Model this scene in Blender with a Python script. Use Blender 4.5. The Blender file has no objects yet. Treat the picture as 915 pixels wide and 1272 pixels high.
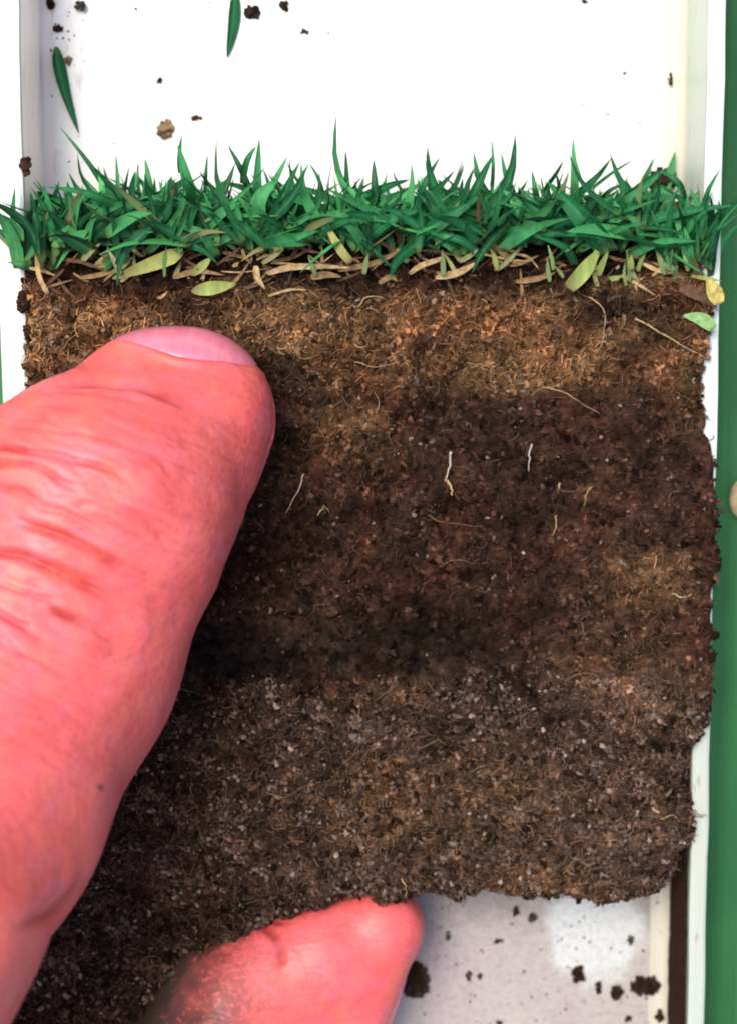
import bpy, math, random
import numpy as np
from mathutils import Vector, Matrix

random.seed(7)
RNG = np.random.default_rng(11)
SC = bpy.context.scene
COL = SC.collection
R = math.radians

# ------------------------------------------------------------------ camera, world, sun, exposure
W0, H0 = 915.0, 1272.0            # photograph's size: pixel coordinates below refer to it
LIP = 14.0                        # height of the tray's lip (mm)
DIST = 220.0                      # camera to the middle of the lip plane (mm)
FPX = 2514.0                      # focal length in pixels
TILT = R(7.6)
MM = 0.001

cam_d = bpy.data.cameras.new('camera')
cam = bpy.data.objects.new('camera', cam_d)
COL.objects.link(cam)
CAM = np.array([0.0, DIST * math.sin(TILT), LIP + DIST * math.cos(TILT)])
cam.location = CAM * MM
cam.rotation_euler = (-TILT, 0, 0)
cam_d.sensor_fit = 'VERTICAL'
cam_d.sensor_height = 24.0
cam_d.lens = 24.0 * FPX / H0
cam_d.clip_start = 0.01
cam_d.clip_end = 50
cam_d.dof.use_dof = True
cam_d.dof.focus_distance = (DIST - 6) * MM
cam_d.dof.aperture_fstop = 14
SC.camera = cam

SUN_EL, SUN_AZ = R(65), R(130)    # azimuth: direction towards the sun, counter-clockwise from +X
world = bpy.data.worlds.new('World')
SC.world = world
world.use_nodes = True
wn = world.node_tree
wn.nodes.clear()
sky = wn.nodes.new('ShaderNodeTexSky')
sky.sky_type = 'NISHITA'
sky.sun_disc = False
sky.sun_elevation = SUN_EL
sky.sun_rotation = R(90) - SUN_AZ
sky.air_density = 1.0
sky.dust_density = 4.0
bg = wn.nodes.new('ShaderNodeBackground')
bg.inputs['Strength'].default_value = 0.125
wo = wn.nodes.new('ShaderNodeOutputWorld')
wn.links.new(sky.outputs[0], bg.inputs[0])
wn.links.new(bg.outputs[0], wo.inputs[0])

sun_d = bpy.data.lights.new('sun', 'SUN')
sun_d.energy = 1.55
sun_d.angle = R(24)
sun_d.color = (1.0, 0.95, 0.88)
sun = bpy.data.objects.new('sun', sun_d)
COL.objects.link(sun)
sd = Vector((math.cos(SUN_EL) * math.cos(SUN_AZ), math.cos(SUN_EL) * math.sin(SUN_AZ), math.sin(SUN_EL)))
sun.rotation_euler = sd.to_track_quat('Z', 'Y').to_euler()
sun.location = sd * 2

vs = SC.view_settings
vs.view_transform = 'Standard'
vs.look = 'None'
vs.gamma = 1
vs.use_curve_mapping = False
vs.exposure = 0.74
SC.cycles.filter_width = 2.0

# ------------------------------------------------------------------ geometry helpers (all in mm)
CT, ST = math.cos(TILT), math.sin(TILT)
FW = np.array([0.0, -ST, -CT]); UP = np.array([0.0, CT, -ST]); RT = np.array([1.0, 0.0, 0.0])

def P(px, py, z):
    d = FW + RT * ((px - W0 / 2) / FPX) + UP * ((H0 / 2 - py) / FPX)
    t = (z - CAM[2]) / d[2]
    return CAM + d * t

def px_size(z):
    return (DIST - (z - LIP)) / FPX      # mm per pixel at height z

def to_px(v):
    q = v - CAM
    dep = q @ FW
    return W0 / 2 + FPX * (q @ RT) / dep, H0 / 2 - FPX * (q @ UP) / dep

def lattice(p, seed):
    p = np.asarray(p, dtype=np.float64)
    i = np.floor(p).astype(np.int64)
    f = p - i
    f = f * f * (3 - 2 * f)
    def h(ix, iy, iz):
        n = (ix * 374761393 + iy * 668265263 + iz * 2147483647 + seed * 1274126177) & 0xffffffff
        n = ((n ^ (n >> 13)) * 1274126177) & 0xffffffff
        n = ((n ^ (n >> 16)) * 2246822519) & 0xffffffff
        return ((n ^ (n >> 15)) & 0xffff) / 65535.0
    out = 0
    for dx in (0, 1):
        for dy in (0, 1):
            for dz in (0, 1):
                w = (f[..., 0] if dx else 1 - f[..., 0]) * (f[..., 1] if dy else 1 - f[..., 1]) * (f[..., 2] if dz else 1 - f[..., 2])
                out = out + w * h(i[..., 0] + dx, i[..., 1] + dy, i[..., 2] + dz)
    return out                           # 0..1

def fbm(p, size, seed, octaves=3):
    v = 0; a = 1; tot = 0
    for o in range(octaves):
        v = v + a * lattice(np.asarray(p) / size * (2 ** o) + 31.7 * o, seed + o)
        tot += a; a *= 0.5
    return v / tot

def make_mesh(name, verts, faces, smooth=True, color=None, attrs=None, ribbon=False, leaf_rings=10):
    """verts n x 3 in metres; faces a list of index arrays (m x k each) or one list of tuples"""
    me = bpy.data.meshes.new(name)
    if isinstance(faces, np.ndarray):
        faces = [faces]
    if isinstance(faces, list) and faces and isinstance(faces[0], np.ndarray):
        verts = np.asarray(verts, dtype=np.float32)
        me.vertices.add(len(verts))
        me.vertices.foreach_set('co', verts.ravel())
        loops = np.concatenate([f.ravel() for f in faces]).astype(np.int32)
        tot = np.concatenate([np.full(len(f), f.shape[1]) for f in faces]).astype(np.int32)
        st = np.concatenate([[0], np.cumsum(tot)[:-1]]).astype(np.int32)
        me.loops.add(len(loops)); me.loops.foreach_set('vertex_index', loops)
        me.polygons.add(len(tot)); me.polygons.foreach_set('loop_start', st); me.polygons.foreach_set('loop_total', tot)
        me.update(calc_edges=True)
    else:
        me.from_pydata([tuple(v) for v in verts], [], [tuple(f) for f in faces])
        me.update()
    me.polygons.foreach_set('use_smooth', np.full(len(me.polygons), smooth))
    if ribbon:
        ev = np.empty(len(me.edges) * 2, dtype=np.int32); me.edges.foreach_get('vertices', ev); ev = ev.reshape(-1, 2)
        a = me.attributes.new('sharp_edge', 'BOOLEAN', 'EDGE')
        a.data.foreach_set('value', (ev[:, 0] % 4 == ev[:, 1] % 4) & (ev[:, 0] % 2 == 0))
        idx = np.arange(len(me.vertices))
        per = leaf_rings * 4
        attrs = dict(attrs or {}, leaf_t=(idx % per) // 4 / (leaf_rings - 1.0), vein=(idx % 4 == 1) * 1.0)
    if color is not None:
        a = me.attributes.new('Col', 'FLOAT_COLOR', 'POINT')
        c = np.ones((len(me.vertices), 4), dtype=np.float32); c[:, :3] = color
        a.data.foreach_set('color', c.ravel())
    for k, v in (attrs or {}).items():
        a = me.attributes.new(k, 'FLOAT', 'POINT')
        a.data.foreach_set('value', np.asarray(v, dtype=np.float32))
    me.validate()
    return me

def link(name, me, mat=None, parent=None, loc=None, label=None, cat=None, group=None, kind=None):
    o = bpy.data.objects.new(name, me)
    COL.objects.link(o)
    if mat is not None and me is not None and not me.materials:
        me.materials.append(mat)
    if parent is not None:
        o.parent = parent
    if loc is not None:
        o.location = loc
    for k, v in (('label', label), ('category', cat), ('group', group), ('kind', kind)):
        if v: o[k] = v
    return o

def empty(name, loc_mm, label, cat, group=None):
    return link(name, None, None, None, Vector(loc_mm) * MM, label, cat, group)

def build(name, verts_mm, faces, mat, parent=None, origin_mm=None, **kw):
    """mesh from world mm vertices; placed with its origin at origin_mm (or the parent's)"""
    smooth = kw.pop('smooth', True); color = kw.pop('color', None); attrs = kw.pop('attrs', None); rib = kw.pop('ribbon', False); lr = kw.pop('rings', 10)
    v = np.asarray(verts_mm, dtype=np.float64)
    pl = np.array(parent.location) / MM if parent is not None else np.zeros(3)
    if parent is not None and parent.parent is not None:
        pl = pl + np.array(parent.parent.location) / MM
    org = np.asarray(origin_mm if origin_mm is not None else (pl if parent is not None else v.mean(0)), dtype=np.float64)
    me = make_mesh(name, (v - org) * MM, faces, smooth, color, attrs, rib, lr)
    return link(name, me, mat, parent, Vector((org - pl) * MM), **kw)

def surface_nets(F, org, h):
    S = F < 0
    nx, ny, nz = F.shape
    cs = np.zeros((nx - 1, ny - 1, nz - 1), dtype=np.int8)
    offs = [(a, b, c) for a in (0, 1) for b in (0, 1) for c in (0, 1)]
    for a, b, c in offs:
        cs += S[a:nx - 1 + a, b:ny - 1 + b, c:nz - 1 + c]
    act = (cs > 0) & (cs < 8)
    I = np.argwhere(act)
    vid = np.full(act.shape, -1, dtype=np.int64)
    vid[act] = np.arange(len(I))
    corner = {o: F[I[:, 0] + o[0], I[:, 1] + o[1], I[:, 2] + o[2]] for o in offs}
    acc = np.zeros((len(I), 3)); cnt = np.zeros(len(I))
    for o in offs:
        for ax in range(3):
            if o[ax] == 0:
                q = list(o); q[ax] = 1; q = tuple(q)
                f0, f1 = corner[o], corner[q]
                m = (f0 < 0) != (f1 < 0)
                t = np.where(m, f0 / np.where(m, f0 - f1, 1), 0)
                p = np.tile(np.array(o, dtype=float), (len(I), 1)); p[:, ax] = t
                acc[m] += p[m]; cnt[m] += 1
    V = (I + acc / cnt[:, None]) * h + org
    quads = []
    for ax in range(3):
        sl0 = [slice(None)] * 3; sl1 = [slice(None)] * 3
        sl0[ax] = slice(0, -1); sl1[ax] = slice(1, None)
        A, B = S[tuple(sl0)], S[tuple(sl1)]
        E = np.argwhere(A != B)
        u, v = (ax + 1) % 3, (ax + 2) % 3
        lim = act.shape
        ok = (E[:, u] > 0) & (E[:, v] > 0) & (E[:, u] < lim[u]) & (E[:, v] < lim[v])
        E = E[ok]
        ins = A[E[:, 0], E[:, 1], E[:, 2]]
        def g(du, dv):
            q = E.copy(); q[:, u] -= du; q[:, v] -= dv
            return vid[q[:, 0], q[:, 1], q[:, 2]]
        Q = np.stack([g(1, 1), g(0, 1), g(0, 0), g(1, 0)], 1)
        Q[~ins] = Q[~ins][:, ::-1]
        quads.append(Q)
    return V, np.concatenate(quads)

def frame(t):
    t = t / (np.linalg.norm(t) + 1e-9)
    a = np.cross(t, [0, 0, 1.0])
    if np.linalg.norm(a) < 1e-3: a = np.array([1.0, 0, 0])
    a /= np.linalg.norm(a)
    return t, a, np.cross(a, t)

def smooth_path(pts, n):
    pts = np.asarray(pts, dtype=float)
    if len(pts) == 2:
        return pts[0] + (pts[1] - pts[0]) * np.linspace(0, 1, n)[:, None]
    k = len(pts); out = []
    for s in np.linspace(0, k - 1, n):
        i = min(int(s), k - 2); f = s - i
        p0, p1, p2, p3 = pts[max(i - 1, 0)], pts[i], pts[i + 1], pts[min(i + 2, k - 1)]
        out.append(0.5 * ((2 * p1) + (-p0 + p2) * f + (2 * p0 - 5 * p1 + 4 * p2 - p3) * f * f + (-p0 + 3 * p1 - 3 * p2 + p3) * f ** 3))
    return np.array(out)

def tube_geo(pts, r0, r1, n=8, sides=5):
    path = smooth_path(pts, n)
    V = []; F = []
    for i in range(n):
        t = path[min(i + 1, n - 1)] - path[max(i - 1, 0)]
        _, a, b = frame(t)
        r = r0 + (r1 - r0) * i / (n - 1)
        for k in range(sides):
            th = 2 * math.pi * k / sides
            V.append(path[i] + r * (math.cos(th) * a + math.sin(th) * b))
    for i in range(n - 1):
        for k in range(sides):
            F.append((i * sides + k, i * sides + (k + 1) % sides, (i + 1) * sides + (k + 1) % sides, (i + 1) * sides + k))
    F.append(tuple(range(sides))[::-1]); F.append(tuple((n - 1) * sides + k for k in range(sides)))
    return np.array(V), F

def ribbon_geo(pts, width, n=9, roll=0.0, fold=0.25, thick=0.10, base=0.55, peak=0.35, tip=0.02):
    """a grass leaf: closed, keeled ribbon along a path (mm), pointed at its end"""
    path = smooth_path(pts, n)
    V = []; F = []
    for i in range(n):
        s = i / (n - 1)
        t = path[min(i + 1, n - 1)] - path[max(i - 1, 0)]
        _, a, b = frame(t)
        a2 = math.cos(roll) * a + math.sin(roll) * b
        b2 = -math.sin(roll) * a + math.cos(roll) * b
        if s < peak: w = base + (1 - base) * math.sin(0.5 * math.pi * s / peak)
        else: w = max(tip, (1 - ((s - peak) / (1 - peak)) ** 1.7))
        w *= width * 0.5
        V += [path[i] - a2 * w + b2 * w * fold * 2, path[i] + b2 * thick, path[i] + a2 * w + b2 * w * fold * 2, path[i] - b2 * thick]
    for i in range(n - 1):
        for k in range(4):
            F.append((i * 4 + k, i * 4 + (k + 1) % 4, (i + 1) * 4 + (k + 1) % 4, (i + 1) * 4 + k))
    F.append((3, 2, 1, 0)); m = (n - 1) * 4; F.append((m, m + 1, m + 2, m + 3))
    return np.array(V), F

ICO_V = None
def ico():
    global ICO_V
    g = (1 + 5 ** 0.5) / 2
    v = np.array([(-1, g, 0), (1, g, 0), (-1, -g, 0), (1, -g, 0), (0, -1, g), (0, 1, g), (0, -1, -g), (0, 1, -g), (g, 0, -1), (g, 0, 1), (-g, 0, -1), (-g, 0, 1)]) / math.sqrt(1 + g * g)
    f = np.array([(0, 11, 5), (0, 5, 1), (0, 1, 7), (0, 7, 10), (0, 10, 11), (1, 5, 9), (5, 11, 4), (11, 10, 2), (10, 7, 6), (7, 1, 8), (3, 9, 4), (3, 4, 2), (3, 2, 6), (3, 6, 8), (3, 8, 9), (4, 9, 5), (2, 4, 11), (6, 2, 10), (8, 6, 7), (9, 8, 1)])
    return v, f
IV, IF = ico()

def grains(points, radii, colors, rng, jitter=0.45, stretch=0.5):
    n = len(points)
    ax = rng.normal(size=(n, 3)); ax /= np.linalg.norm(ax, axis=1)[:, None]
    v = IV[None] * (1 + jitter * (rng.random((n, 12, 1)) - 0.5) * 2)
    d = (v * ax[:, None]).sum(2)[..., None] * ax[:, None]
    v = v + d * (rng.random((n, 1, 1)) * 2 - 0.6) * stretch
    v = v * radii[:, None, None] + points[:, None]
    f = IF[None] + (np.arange(n) * 12)[:, None, None]
    c = np.repeat(colors, 12, axis=0)
    return v.reshape(-1, 3), f.reshape(-1, 3), c

def fibres(points, normals, lens, rad, colors, rng, seg=5, curl=1.0, sides=3):
    """short curled strands lying on the surface"""
    n = len(points)
    t = rng.normal(size=(n, 3)); t -= (t * normals).sum(1)[:, None] * normals
    t /= np.linalg.norm(t, axis=1)[:, None] + 1e-9
    b = np.cross(normals, t)
    ang = (rng.random(n) - 0.5) * 2 * curl
    pos = points + normals * 0.15
    V = []
    th = 2 * np.pi * np.arange(sides) / sides
    a = np.zeros(n)
    for s in range(seg + 1):
        dirn = np.cos(a)[:, None] * t + np.sin(a)[:, None] * b
        side = -np.sin(a)[:, None] * t + np.cos(a)[:, None] * b
        lift = normals * (0.25 * lens * math.sin(math.pi * s / seg) * rng.random(n))[:, None] * 0.5
        ring = (pos + lift)[:, None] + rad[:, None, None] * (np.cos(th)[None, :, None] * side[:, None] + np.sin(th)[None, :, None] * normals[:, None])
        V.append(ring)
        pos = pos + dirn * (lens / seg)[:, None]
        a = a + ang + (rng.random(n) - 0.5) * 0.5
    V = np.stack(V, 1)
    per = (seg + 1) * sides
    f = []
    for s in range(seg):
        for k in range(sides):
            f.append((s * sides + k, s * sides + (k + 1) % sides, (s + 1) * sides + (k + 1) % sides, (s + 1) * sides + k))
    f = np.array(f)
    F = (f[None] + (np.arange(n) * per)[:, None, None]).reshape(-1, 4)
    return V.reshape(-1, 3), F, np.repeat(colors, per, axis=0)

# ------------------------------------------------------------------ materials
class NT:
    def __init__(self, name):
        self.m = bpy.data.materials.new(name); self.m.use_nodes = True
        self.t = self.m.node_tree; self.t.nodes.clear()
        self.out = self.n('ShaderNodeOutputMaterial')
        self.b = self.n('ShaderNodeBsdfPrincipled')
        self.l(self.b.outputs[0], self.out.inputs[0])
    def n(self, k, **kw):
        x = self.t.nodes.new(k)
        for a, v in kw.items(): setattr(x, a, v)
        return x
    def l(self, a, b): self.t.links.new(a, b)
    def set(self, **kw):
        for k, v in kw.items():
            k = k.replace('_', ' ')
            self.b.inputs[k].default_value = v
    def coord(self, scale=(1, 1, 1), kind='Object'):
        tc = self.n('ShaderNodeTexCoord'); mp = self.n('ShaderNodeMapping')
        mp.inputs['Scale'].default_value = scale
        self.l(tc.outputs[kind], mp.inputs['Vector']); return mp.outputs[0]
    def noise(self, vec, scale, detail=4, rough=0.55):
        x = self.n('ShaderNodeTexNoise'); x.inputs['Scale'].default_value = scale
        x.inputs['Detail'].default_value = detail; x.inputs['Roughness'].default_value = rough
        self.l(vec, x.inputs['Vector']); return x.outputs['Fac']
    def ramp(self, fac, stops):
        x = self.n('ShaderNodeValToRGB')
        e = x.color_ramp.elements
        while len(e) < len(stops): e.new(0.5)
        for q, (p, c) in zip(e, stops):
            q.position = p; q.color = (c, c, c, 1) if isinstance(c, (int, float)) else (*c, 1)
        self.l(fac, x.inputs[0]); return x.outputs[0]
    def mix(self, fac, a, b, mode='MIX'):
        x = self.n('ShaderNodeMix'); x.data_type = 'RGBA'; x.blend_type = mode
        for s, i in ((fac, 0), (a, 6), (b, 7)):
            if isinstance(s, (int, float)): x.inputs[i].default_value = s
            elif isinstance(s, tuple): x.inputs[i].default_value = (*s, 1)
            else: self.l(s, x.inputs[i])
        return x.outputs[2]
    def math(self, op, a, b=0.0):
        x = self.n('ShaderNodeMath', operation=op)
        for s, i in ((a, 0), (b, 1)):
            if isinstance(s, (int, float)): x.inputs[i].default_value = s
            else: self.l(s, x.inputs[i])
        return x.outputs[0]
    def bump(self, h, dist, strength=1.0):
        x = self.n('ShaderNodeBump'); x.inputs['Distance'].default_value = dist; x.inputs['Strength'].default_value = strength
        self.l(h, x.inputs['Height']); self.l(x.outputs[0], self.b.inputs['Normal'])
    def attr(self, name):
        x = self.n('ShaderNodeAttribute'); x.attribute_name = name; return x

def mat_earth(name, spread=0.9, scale=2600):
    k = NT(name)
    c = k.attr('Col').outputs['Color']
    v = k.coord()
    n1 = k.noise(v, scale, 5, 0.7)
    r1 = k.ramp(n1, [(0.30, 1 - spread * 0.75), (0.5, 0.9), (0.72, 1 + spread)])
    k.l(k.mix(1.0, c, r1, 'MULTIPLY'), k.b.inputs['Base Color'])
    k.set(Roughness=1.0, Specular_IOR_Level=0.08)
    k.bump(k.noise(v, scale * 0.8, 6, 0.7), 0.0004, 1.0)
    return k.m

def mat_col(name, rough=0.8, spec=0.3):
    k = NT(name)
    k.l(k.attr('Col').outputs['Color'], k.b.inputs['Base Color'])
    k.set(Roughness=rough, Specular_IOR_Level=spec)
    return k.m

def mat_grass(name, c0, c1, c2, rough=0.55, cb=(0.16, 0.22, 0.05), reach=0.22):
    k = NT(name)
    oi = k.n('ShaderNodeObjectInfo').outputs['Random']
    gi = k.n('ShaderNodeNewGeometry').outputs['Random Per Island']
    rnd = k.math('FRACT', k.math('ADD', oi, gi))
    base = k.ramp(rnd, [(0.0, c0), (0.55, c1), (1.0, c2)])
    t = k.attr('leaf_t').outputs['Fac']; vn = k.attr('vein').outputs['Fac']
    base = k.mix(k.math('MULTIPLY', k.ramp(t, [(0.0, 1.0), (reach, 0.0)]), 0.8), base, cb)
    base = k.mix(k.math('MULTIPLY', k.math('POWER', vn, 3.0), 0.35), base, (0.10, 0.36, 0.17))
    ribs = k.math('MULTIPLY', k.math('SINE', k.math('MULTIPLY', vn, 22.0)), 0.14)
    base = k.mix(1.0, base, k.ramp(k.math('ADD', ribs, 0.5), [(0.30, 0.72), (0.70, 1.22)]), 'MULTIPLY')
    v = k.coord((900, 120, 900))
    st = k.ramp(k.noise(v, 1.0, 3, 0.6), [(0.3, 0.62), (0.7, 1.4)])
    k.l(k.mix(1.0, base, st, 'MULTIPLY'), k.b.inputs['Base Color'])
    k.set(Roughness=rough, Specular_IOR_Level=0.22)
    tr = k.n('ShaderNodeBsdfTranslucent')
    k.l(base, tr.inputs[0])
    ms = k.n('ShaderNodeMixShader'); ms.inputs[0].default_value = 0.18
    k.l(k.b.outputs[0], ms.inputs[1]); k.l(tr.outputs[0], ms.inputs[2]); k.l(ms.outputs[0], k.out.inputs[0])
    return k.m

def mat_plain(name, c, rough=0.6, var=0.25, scale=1500, spec=0.3):
    k = NT(name)
    v = k.coord()
    st = k.ramp(k.noise(v, scale, 4, 0.6), [(0.3, 1 - var), (0.7, 1 + var)])
    k.l(k.mix(1.0, c, st, 'MULTIPLY'), k.b.inputs['Base Color'])
    k.set(Roughness=rough, Specular_IOR_Level=spec)
    return k.m

M_SOIL = mat_earth('soil', 1.0, 1500)
M_CRUMB = mat_earth('soil_crumb', 0.55, 3500)
M_SAND = mat_col('sand_grain', 0.6, 0.4)
M_FIBRE = mat_col('root_fibre', 0.7, 0.3)
M_GRASS = mat_grass('grass', (0.005, 0.058, 0.018), (0.016, 0.170, 0.050), (0.085, 0.40, 0.125))
M_PALE = mat_grass('pale_leaf', (0.22, 0.30, 0.06), (0.36, 0.38, 0.09), (0.45, 0.42, 0.14), 0.5, (0.22, 0.13, 0.05), 0.45)
M_DRY = mat_grass('drying_leaf', (0.10, 0.20, 0.06), (0.20, 0.26, 0.09), (0.30, 0.24, 0.10), 0.5)
M_STRAW = mat_plain('straw', (0.21, 0.125, 0.05), 0.7, 0.55)
M_RUST = mat_plain('dead_leaf_brown', (0.085, 0.042, 0.020), 0.7, 0.55)
M_TAN = mat_plain('pale_straw', (0.37, 0.255, 0.115), 0.65, 0.55)
M_WHITE_ROOT = mat_plain('white_root', (0.50, 0.40, 0.32), 0.55, 0.25)

# ------------------------------------------------------------------ the tray
def mat_tray(name, tint_low):
    k = NT(name)
    v = k.coord()
    # brown freckles of grime, and a pinkish grey tone towards the lower end
    tc = k.n('ShaderNodeTexCoord').outputs['Object']
    sx = k.n('ShaderNodeSeparateXYZ'); k.l(tc, sx.inputs[0])
    n_w = k.noise(k.coord((60, 25, 60)), 1.0, 5, 0.6)
    low_mask = k.ramp(k.math('ADD', k.math('MULTIPLY', sx.outputs[1], -9.0), k.math('MULTIPLY', n_w, 0.5)), [(0.42, 0.0), (0.62, 1.0)])
    n_p = k.ramp(k.noise(k.coord((70, 30, 70)), 1.0, 3, 0.5), [(0.40, 0.0), (0.60, 1.0)])
    low = k.mix(n_p, (0.45, 0.375, 0.370), (0.47, 0.45, 0.41))
    # a rinsed patch with a sharp drying edge, lower right
    dx = k.math('MULTIPLY', k.math('SUBTRACT', sx.outputs[0], P(755, 0, 0)[0] * MM), 1 / 0.0065)
    dy = k.math('MULTIPLY', k.math('SUBTRACT', sx.outputs[1], P(0, 1145, 0)[1] * MM), 1 / 0.0085)
    rr = k.math('SQRT', k.math('ADD', k.math('MULTIPLY', dx, dx), k.math('MULTIPLY', dy, dy)))
    rr = k.math('ADD', rr, k.math('MULTIPLY', k.math('SUBTRACT', k.noise(v, 260, 3), 0.5), 0.9))
    rinse = k.ramp(rr, [(0.70, 1.0), (1.02, 0.0)])
    gy = k.math('ADD', k.math('MULTIPLY', k.math('SUBTRACT', sx.outputs[1], P(0, 1190, 0)[1] * MM), 1 / 0.007), k.math('MULTIPLY', k.math('SUBTRACT', k.noise(v, 300, 5, 0.65), 0.5), 2.6))
    low = k.mix(k.ramp(gy, [(0.3, 0.0), (1.1, 0.85)]), low, (0.30, 0.28, 0.25))  # grey fringe: shadow of the soil's lower edge put into the colour
    low = k.mix(rinse, low, (0.62, 0.65, 0.63))
    base = k.mix(k.math('MULTIPLY', low_mask, tint_low), (0.82, 0.81, 0.78), low)
    fine = k.ramp(k.noise(v, 1700, 4, 0.65), [(0.32, 0.78), (0.55, 1.0)])
    base = k.mix(k.math('MULTIPLY', low_mask, 0.9), base, k.mix(1.0, base, fine, 'MULTIPLY'))
    n_f = k.ramp(k.noise(v, 900, 3, 0.6), [(0.66, 0.0), (0.74, 1.0)])
    base = k.mix(k.math('MULTIPLY', n_f, 0.35), base, (0.16, 0.12, 0.09))
    # smeared mud in the corner by the left wall and thin drag marks along the tray
    mx = k.math('MULTIPLY', k.math('SUBTRACT', sx.outputs[0], P(58, 0, 0)[0] * MM), 1 / 0.0075)
    sm_ = k.math('SUBTRACT', k.noise(k.coord((330, 120, 330)), 1.0, 5, 0.65), k.math('MULTIPLY', mx, 0.16))
    base = k.mix(k.math('MULTIPLY', k.ramp(sm_, [(0.46, 0.0), (0.60, 1.0)]), 0.6), base, (0.40, 0.31, 0.22))
    dm = k.ramp(k.noise(k.coord((900, 40, 900)), 1.0, 4, 0.6), [(0.60, 0.0), (0.70, 1.0)])
    base = k.mix(k.math('MULTIPLY', dm, 0.22), base, (0.45, 0.42, 0.38))
    k.l(base, k.b.inputs['Base Color'])
    k.l(k.ramp(k.noise(v, 150, 4), [(0.3, 0.28), (0.7, 0.5)]), k.b.inputs['Roughness'])
    k.bump(k.noise(v, 350, 4), 0.00015, 0.5)
    return k.m
M_TRAY = mat_tray('white_enamel', 1.0)

def mat_wall(name, c, dirt_shade, film=None):
    k = NT(name)
    v = k.coord((260, 22, 260))
    n1 = k.noise(v, 1.0, 5, 0.65)
    base = k.mix(k.ramp(n1, [(0.45, 0.0), (0.75, 1.0)]), c, dirt_shade)
    if film:
        sy = k.n('ShaderNodeSeparateXYZ'); tcc = k.n('ShaderNodeTexCoord'); k.l(tcc.outputs['Object'], sy.inputs[0])
        ff = k.math('ADD', k.math('MULTIPLY', sy.outputs[1], -1 / 0.02), k.math('MULTIPLY', k.math('SUBTRACT', k.noise(k.coord((250, 60, 250)), 1.0, 4), 0.5), 1.6))
        base = k.mix(k.ramp(ff, [(0.3, 0.0), (1.4, 1.0)]), base, k.mix(k.ramp(n1, [(0.4, 0.0), (0.65, 1.0)]), film, (0.50, 0.47, 0.40)))
    n2 = k.ramp(k.noise(k.coord((700, 160, 700)), 1.0, 4, 0.6), [(0.64, 0.0), (0.72, 1.0)])
    base = k.mix(k.math('MULTIPLY', n2, 0.6), base, (0.22, 0.15, 0.10))
    k.l(base, k.b.inputs['Base Color'])
    k.set(Roughness=0.4)
    k.bump(k.noise(k.coord(), 500, 4), 0.00012, 0.5)
    return k.m
M_WALL_L = mat_wall('wall_enamel', (0.90, 0.79, 0.73), (0.80, 0.67, 0.58))
M_WALL_R = mat_wall('cream_wall_enamel', (0.56, 0.62, 0.52), (0.62, 0.64, 0.42))
M_GRIME = mat_wall('grimy_edge', (0.34, 0.30, 0.25), (0.78, 0.76, 0.72))
M_FILLET = mat_wall('yellowed_enamel', (0.62, 0.62, 0.48), (0.52, 0.50, 0.42))
M_LIP = mat_wall('lip_enamel', (0.76, 0.80, 0.76), (0.58, 0.66, 0.58), (0.46, 0.56, 0.48))

Y_TOP, Y_BOT = P(0, -450, 0)[1], P(0, 1950, 0)[1]
XR_IN = 0.5 * (P(880, 0, LIP)[0] + P(851, 1272, LIP)[0])      # inner edge of the right lip
XR_OUT = 0.5 * (P(905, 0, LIP)[0] + P(872, 1272, LIP)[0])
XL_IN = P(31, 300, LIP)[0]
XL_OUT = P(2, 500, LIP)[0]

def extrude_profile(prof, y0, y1, n=24, wob=0.0, seed=0):
    m = len(prof); V = []; F = []
    for i in range(n + 1):
        y = y0 + (y1 - y0) * i / n
        for (x, z) in prof: V.append((x, y, z))
    for i in range(n):
        for k in range(m):
            F.append((i * m + k, i * m + (k + 1) % m, (i + 1) * m + (k + 1) % m, (i + 1) * m + k))
    F.append(tuple(range(m))[::-1]); F.append(tuple(n * m + k for k in range(m)))
    V = np.array(V, dtype=float)
    if wob:
        w = (fbm(V * [0, 1, 0] + [seed, 0, 0], 9, 5 + seed) - 0.5) * wob
        V[:, 0] += w
    return V, F

tray = empty('sampler_tray', (0, 0, -1.6), 'white enamelled metal tray with raised side walls holding the soil slab', 'tray')
# floor with its sheet thickness
fx0, fx1 = XL_IN + 0.3, XR_IN - 2.2
v, f = extrude_profile([(fx0, -1.4), (fx1, -1.4), (fx1, 0), (fx0, 0)], Y_BOT, Y_TOP)
build('floor_panel', v, f, M_TRAY, tray, smooth=False)
# left wall: sheet rising from the floor and rolled into a flat lip
def wall_profile(xin, xout, sgn, fillet):
    p = [(xin - sgn * (fillet + 0.6), -1.4), (xin - sgn * (fillet + 0.6), 0.004)]
    for a in np.linspace(0, 1, 6):
        th = a * math.pi / 2
        p.append((xin - sgn * fillet * (1 - math.sin(th)), 0.004 + fillet * (1 - math.cos(th))))
    p += [(xin, LIP - 0.5), (xin + sgn * 0.12, LIP - 0.15), (xin + sgn * 0.45, LIP), (xout - sgn * 0.4, LIP), (xout - sgn * 0.1, LIP - 0.12), (xout, LIP - 0.45)]
    p += [(xout, -1.4)]
    return p
lp = wall_profile(XL_IN, XL_OUT, -1, 0.5)
v, f = extrude_profile(lp, Y_BOT, Y_TOP, 90, 0.5, 1)
wl = build('side_wall', v, [tuple(reversed(q)) for q in f], M_WALL_L, tray, smooth=False, label='left side wall, pinkish inner face and white lip')
rp = wall_profile(XR_IN, XR_OUT, 1, 1.7)
v, f = extrude_profile(rp, Y_BOT, Y_TOP, 90, 0.35, 2)
wr = build('side_wall', v, f, M_WALL_R, tray, smooth=False, label='right side wall, cream inner face with a mud stripe low down')
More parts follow.
